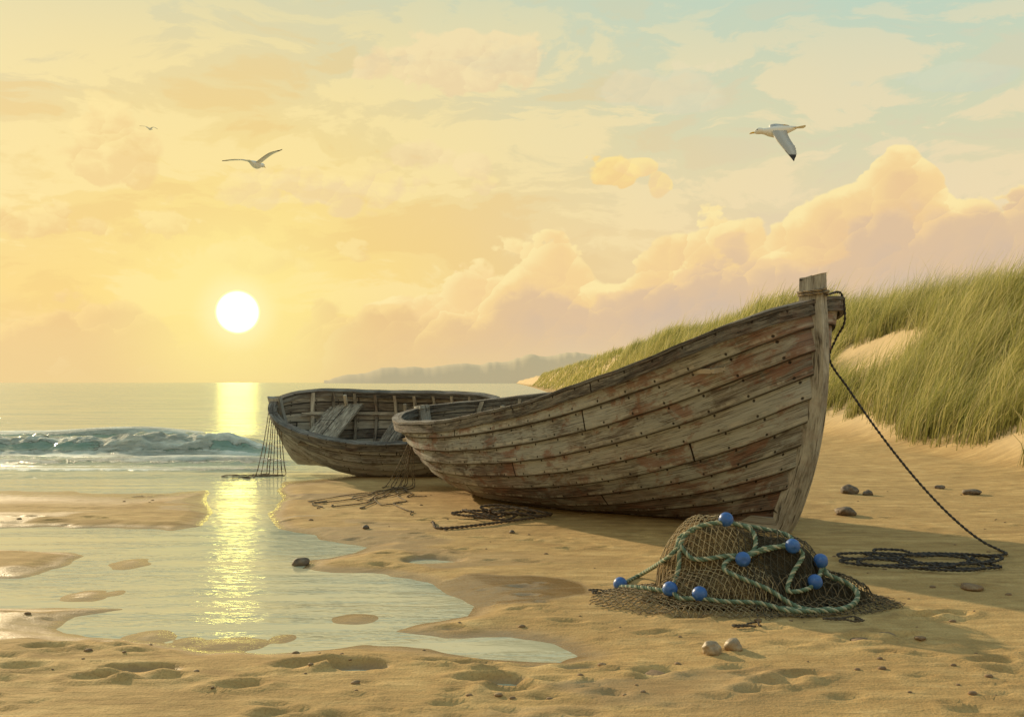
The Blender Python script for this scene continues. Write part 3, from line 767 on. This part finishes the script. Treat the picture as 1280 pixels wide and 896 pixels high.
gx=np.linspace(.5,2.0,150); gy=np.linspace(4.98,5.9,100); A,Bq=np.meshgrid(gx,gy)
hz=nh(A.ravel(),Bq.ravel()); zz2=gzv(A.ravel(),Bq.ravel())+hz-.03
keepv=(hz>.045).reshape(A.shape)
idx=np.arange(A.size).reshape(A.shape)
q=np.stack([idx[:-1,:-1],idx[:-1,1:],idx[1:,1:],idx[1:,:-1]],-1)
kf=keepv[:-1,:-1]|keepv[1:,1:]
o=fast_mesh('net_bundle',np.stack([A.ravel(),Bq.ravel(),zz2],-1),q[kf],m); o.parent=pile
def net(nm,spacing,rot,colr,rad,mask,lift,squash=1.):
    cu=bpy.data.curves.new(nm,'CURVE'); cu.dimensions='3D'; cu.bevel_depth=rad; cu.bevel_resolution=0
    for dirn in (0,1):
        th=rot+(.95 if dirn else -.95); dx,dy=math.cos(th),math.sin(th)*squash; 
        nx_,ny_=-math.sin(th),math.cos(th)
        for k in np.arange(-1.1,1.1,spacing):
            s_=np.arange(-1.1,1.1,.014)
            xx=1.27+nx_*k+dx*s_; yy=5.42+ny_*k+dy*s_
            xx=xx+.05*(fbm(xx*4,yy*4,2,95)-.5); yy=yy+.05*(fbm(xx*4,yy*4,2,96)-.5)
            ok=mask(xx,yy)
            zq=nz_(xx,yy)+lift+.006*np.sin(s_/spacing*3.14)**2
            run=[]
            for i in range(len(s_)+1):
                if i<len(s_) and ok[i]: run.append((xx[i],yy[i],zq[i],1))
                else:
                    if len(run)>3:
                        sp=cu.splines.new('POLY'); sp.points.add(len(run)-1)
                        sp.points.foreach_set('co',np.array(run).ravel())
                    run=[]
    m,t,b=material(nm); setp(t,b,color=t.mix(t.noise(t.new('ShaderNodeTexCoord').outputs['Object'],30,2,.5),colr,tuple(c*.5 for c in colr[:3])+(1,)),rough=.8)
    cu.materials.append(m); link(bpy.data.objects.new(nm,cu),pile)
def outer(xx,yy,k=1.): 
    return (((xx-1.26)/.80)**2+((yy-5.40)/.43)**2+.35*(fbm(xx*5,yy*5,2,99)-.5))<k
net('tan_netting',.028,.1,(.55,.42,.24,1),.0018,lambda a,b_:outer(a,b_,.95)&(a<1.34+.1*np.sin(b_*9)),.004)
net('dark_netting',.036,.5,(.08,.065,.04,1),.0022,lambda a,b_:outer(a,b_,1.05)&(a>1.22),.007)
net('skirt_netting',.044,-.2,(.24,.17,.09,1),.0024,lambda a,b_:outer(a,b_,1.12)&(nh(a,b_)<.16),.010)
YYs=np.arange(4.6,6.4,.01)
def onpile(px,py):
    dx=(px-640)/F; dz=-(py-478)/F
    zr=H+dz*YYs; zsf=nz_(dx*YYs,YYs); df=zr-zsf
    hit=np.where(df<=0)[0]
    mi=np.where((YYs>5.25)&(YYs<5.85),df,9).argmin()
    if len(hit) and (nh(dx*YYs[hit[0]],YYs[hit[0]])>.01 or py>700): i=hit[0]
    else: i=mi
    y=YYs[i]; return np.array([dx*y,y,float(zsf[i])])
GRN=(.13,.20,.14,1);CRM=(.56,.54,.38,1);G2=(.22,.30,.21,1)
def loop(pts,lift=.018): 
    return [onpile(*p)+np.array([0,-.006,lift]) for p in pts]
loops=[loop([(838,744),(848,715),(850,690),(862,670),(885,660),(907,658),(935,664),(944,680),(938,696),(905,702),(868,704),(850,690)]),
 loop([(907,658),(950,664),(982,672),(990,682),(975,690),(940,697),(912,706),(905,716),(925,728),(960,748),(1000,764),(1045,768),(1070,757),(1066,742),(1040,728),(1025,712)]),
 loop([(928,705),(955,690),(990,688),(1003,700),(990,722),(985,745),(1010,742),(1022,728),(1028,710)]),
 loop([(775,737),(800,738),(838,744),(850,752),(874,752),(905,756),(950,758),(990,768),(1040,765)]),
 loop([(775,735),(800,722),(830,708),(845,690),(850,676),(868,668)]),
 loop([(1030,722),(1060,735),(1072,748),(1060,762),(1020,768),(975,764)])]
rope_mesh('float_rope',loops,.0125,[GRN,CRM,G2],rmat,pile,strands=3,step=.008,pitch=.06,sides=6)
m,t,b=material('blue_float'); P=t.new('ShaderNodeTexCoord').outputs['Object']; n=t.noise(P,30,5,.65)
setp(t,b,color=t.mix(t.sm(n,.45,.75),(.035,.12,.40,1),(.11,.22,.48,1)),rough=t.sm(n,.3,.7,.32,.6),normal=t.bump(n,.15,.003))
for i,(px,py) in enumerate([(907,655),(990,689),(928,705),(1025,709),(1018,733),(874,750),(837,743),(775,735)]):
    p=onpile(px,py); bm=bmesh.new(); bmesh.ops.create_uvsphere(bm,u_segments=28,v_segments=18,radius=.040)
    for v in bm.verts:
        r=math.hypot(v.co.x,v.co.y)
        if abs(v.co.z)>.036: v.co.z*=.86 if r<.012 else .97
    me=bpy.data.meshes.new('float'); bm.to_mesh(me); bm.free(); me.materials.append(m)
    me.polygons.foreach_set('use_smooth',[True]*len(me.polygons))
    o=link(bpy.data.objects.new('float_%d'%(i+1),me),pile); o.location=p+np.array([0,-.012,.026]); o.rotation_euler=(random.random()*3,random.random()*3,0)
def scrap(px,py,r,n):
    cx,cy=G(px,py); pts=[]
    for i in range(n):
        a=i*.6; rr=r*(.7+.4*math.sin(i*1.9+px)); x_=cx+rr*1.6*math.cos(a); y_=cy+rr*.9*math.sin(a); pts.append(np.array([x_,y_,gz(x_,y_)+.009+.0008*i]))
    return pts
sr=[scrap(940,789,.06,9),scrap(1060,781,.07,11),scrap(1090,760,.06,8),scrap(755,745,.07,10)]
rope_mesh('loose_cord',sr,.006,[DK,DK2],rmat,pile,strands=2,step=.01)

# ================================================================ STONES
m,t,b=material('beach_stone'); P=t.new('ShaderNodeTexCoord').outputs['Object']; n=t.noise(P,18,6,.65)
setp(t,b,color=t.ramp(n,[(.3,(.07,.05,.035)),(.55,(.17,.12,.08)),(.75,(.30,.23,.16))]),rough=.7,normal=t.bump(n,.5,.01))
m2,t,b=material('pale_pebble'); P=t.new('ShaderNodeTexCoord').outputs['Object']; n=t.noise(P,30,6,.65)
setp(t,b,color=t.ramp(n,[(.3,(.22,.15,.09)),(.5,(.34,.25,.16)),(.75,(.50,.40,.28))]),rough=.55,normal=t.bump(n,.3,.005))
m3,t,b=material('sandy_pebble'); P=t.new('ShaderNodeTexCoord').outputs['Object']; n=t.noise(P,25,5,.65)
setp(t,b,color=t.ramp(n,[(.3,(.15,.09,.05)),(.6,(.27,.17,.09)),(.75,(.38,.26,.14))]),rough=.8,normal=t.bump(n,.5,.01))
def stone_mesh(r,flat,sd,sub=4):
    bm=bmesh.new(); bmesh.ops.create_icosphere(bm,subdivisions=sub,radius=1)
    for v in bm.verts:
        k=1+.28*mn.noise(v.co*.9+Vector((sd,0,0)))+.10*mn.noise(v.co*2.6+Vector((sd,3,0))); v.co*=k*r; v.co.z*=flat; v.co.y*=.85
    return bm
def stone(px,py,wpx,mat,flat=.65,sd=0):
    x_,y_=G(px,py); r=wpx*y_/F/2
    bm=stone_mesh(r,flat,sd)
    me=bpy.data.meshes.new('beach_stone'); bm.to_mesh(me); bm.free(); me.materials.append(mat)
    me.polygons.foreach_set('use_smooth',[True]*len(me.polygons))
    o=link(bpy.data.objects.new('beach_stone',me)); o.location=(x_,y_,gz(x_,y_)+r*flat*.55); o.rotation_euler=(0,0,sd)
for i,(a_,b_,w_,mm_,fl) in enumerate([(890,820,27,m2,.8),(917,816,25,m2,.8),(376,702,24,m,.55),(1061,618,22,m,.6),(1085,620,14,m,.6),(1057,645,26,m,.5),(457,662,10,m,.6),(1175,612,12,m,.5),(640,668,8,m,.6),(1215,620,22,m,.35),(1215,738,30,m3,.25),(1108,797,24,m3,.3),(1075,803,26,m3,.3),(1150,805,16,m3,.3),(820,843,30,m3,.3)]):
    stone(a_,b_,w_,mm_,fl,i*1.7+.4)
V=[];Fq=[];rp=random.Random(5)
for i in range(150):
    py=rp.uniform(615,880); px=rp.uniform(20,1270); x_,y_=G(px,py); z_=gz(x_,y_)
    if z_<WZ+.006: continue
    r=rp.choice([.006,.008,.010,.014,.019])*(1+.05*y_)*.8; bm=stone_mesh(r,.5,i*.7,2); o=len(V)
    V+= [(v.co.x+x_,v.co.y+y_,v.co.z+z_+r*.1) for v in bm.verts]; Fq+=[tuple(v.index+o for v in f.verts) for f in bm.faces]; bm.free()
mesh_obj('scattered_pebbles',V,Fq,m3)

# ================================================================ SEAGULLS
m,t,b=material('gull_plumage'); a=t.attr('col')['Color']; P=t.new('ShaderNodeTexCoord').outputs['Object']
n=t.noise(P,60,3,.6); setp(t,b,color=t.mix(t.mul(n,.18),a,(.3,.3,.3,1)),rough=.7,spec=.2)
def gull(loc,fwd,wl,wr,scale=1.):
    root=empty('seagull'); f=Vector(fwd).normalized(); l=Vector((0,0,1)).cross(f).normalized(); u=f.cross(l)
    Mx=Matrix(((f.x,l.x,u.x,loc[0]),(f.y,l.y,u.y,loc[1]),(f.z,l.z,u.z,loc[2]),(0,0,0,1)))@Matrix.Scale(scale,4); root.matrix_world=Mx
    W=(.88,.87,.84,1);GY_=(.46,.47,.48,1);BK=(.02,.02,.022,1);YE=(.75,.45,.04,1)
    mb=MB(); st=[(.262,.004,.026),(.252,.017,.028),(.235,.030,.032),(.205,.040,.036),(.175,.038,.032),(.145,.037,.020),(.10,.052,.008),(.04,.066,0),(-.03,.066,0),(-.10,.052,.006),(-.17,.032,.014),(-.22,.018,.02)]
    ring=[[(x_,r*math.cos(q),z_+r*.95*math.sin(q)) for q in np.linspace(0,2*math.pi,15)[:-1]] for x_,r,z_ in st]
    mb.grid(ring,closeM=True,col=W)
    o_=len(mb.v)-14; mb.f.append(tuple(range(o_,o_+14)))
    mb.obj('body',m,root,True,True)
    mb=MB(); st=[(.250,.012,.024),(.275,.010,.023),(.298,.008,.020),(.312,.002,.012)]
    mb.grid([[(x_,r*.7*math.cos(q),z_+r*math.sin(q)) for q in np.linspace(0,2*math.pi,9)[:-1]] for x_,r,z_ in st],closeM=True,col=YE); mb.obj('beak',m,root,True,True)
    mb=MB()
    for s_ in (-1,1):
        mb.grid([[(.222+.007*math.cos(q)*k,s_*(.033+.004*(1-k)),.045+.007*math.sin(q)*k) for q in np.linspace(0,2*math.pi,9)[:-1]] for k in (1,.6,.05)],closeM=True,col=BK)
    mb.obj('eyes',m,root,True,True)
    mb=MB(); rows=[]
    for x_,hw_,th in ((-.15,.028,.012),(-.22,.045,.007),(-.29,.068,.004),(-.325,.075,.001)):
        rows.append([(x_+.018*abs(k)**2*(x_<-.3),hw_*k,.018+th*(1-abs(k))) for k in np.linspace(-1,1,9)]+[(x_+.018*abs(k)**2*(x_<-.3),hw_*k,.018-th*(1-abs(k))) for k in np.linspace(1,-1,9)])
    mb.grid(rows,closeM=True,col=W); mb.obj('tail',m,root,True,True)
    for nm,wg in (('left_wing',wl),('right_wing',wr)):
        s_=1 if nm[0]=='l' else -1
        rootp=np.array([.075,s_*.035,.03]); C=catmull([rootp,np.array(wg[0]),np.array(wg[1])],.01)
        n_=26; sel=[C[int(i*(len(C)-1)/(n_-1))] for i in range(n_)]
        mb=MB(); rows=[]
        for i,p in enumerate(sel):
            q=i/(n_-1); ch=.175*(1-.25*q) if q<.5 else .153*(1-((q-.5)/.5)**1.8)+.006
            if i%2==1 and .5<q: ch*=.95
            bd=np.array([-1,0,-.10])
            tgn=sel[min(i+1,n_-1)]-sel[max(i-1,0)]; tgn/=np.linalg.norm(tgn)
            up=np.cross(np.array([1.,0,0]),tgn)*s_; up/=np.linalg.norm(up)
            rows.append([p,p+bd*ch*.12+up*.012*(1-q*.6),p+bd*ch*.4+up*.015*(1-q*.6),p+bd*ch+up*0,p+bd*ch*.4-up*.002,p+bd*ch*.1-up*.006])
        o0=len(mb.v); mb.grid(rows,closeM=True,col=W)
        for i in range(n_):
            q=i/(n_-1)
            for j in range(6):
                if q>.80: c_=BK
                elif j in(1,2): c_=GY_
                elif j==3: c_=(.75,.75,.74,1)
                elif q>.7 and j==0: c_=(.2,.2,.2,1)
                else: c_=W
                mb.c[o0+i*6+j]=c_
        mb.obj(nm,m,root,True,True)
gull((3.30,12.4,4.32),(-1,.12,-.10),((.04,.14,-.13),(-.10,.30,-.42)),((.02,-.26,.15),(-.27,-.55,.12)),1.08)
gull((-4.50,17.5,5.02),(.30,.95,.0),((.05,.27,.11),(-.13,.60,.085)),((.05,-.27,.16),(-.13,-.60,.20)),1.0)
gull((-21.1,58,15.95),(.15,.98,.05),((.05,.25,.16),(-.12,.58,.18)),((.05,-.25,.10),(-.13,-.58,-.06)),1.0)
print('done')
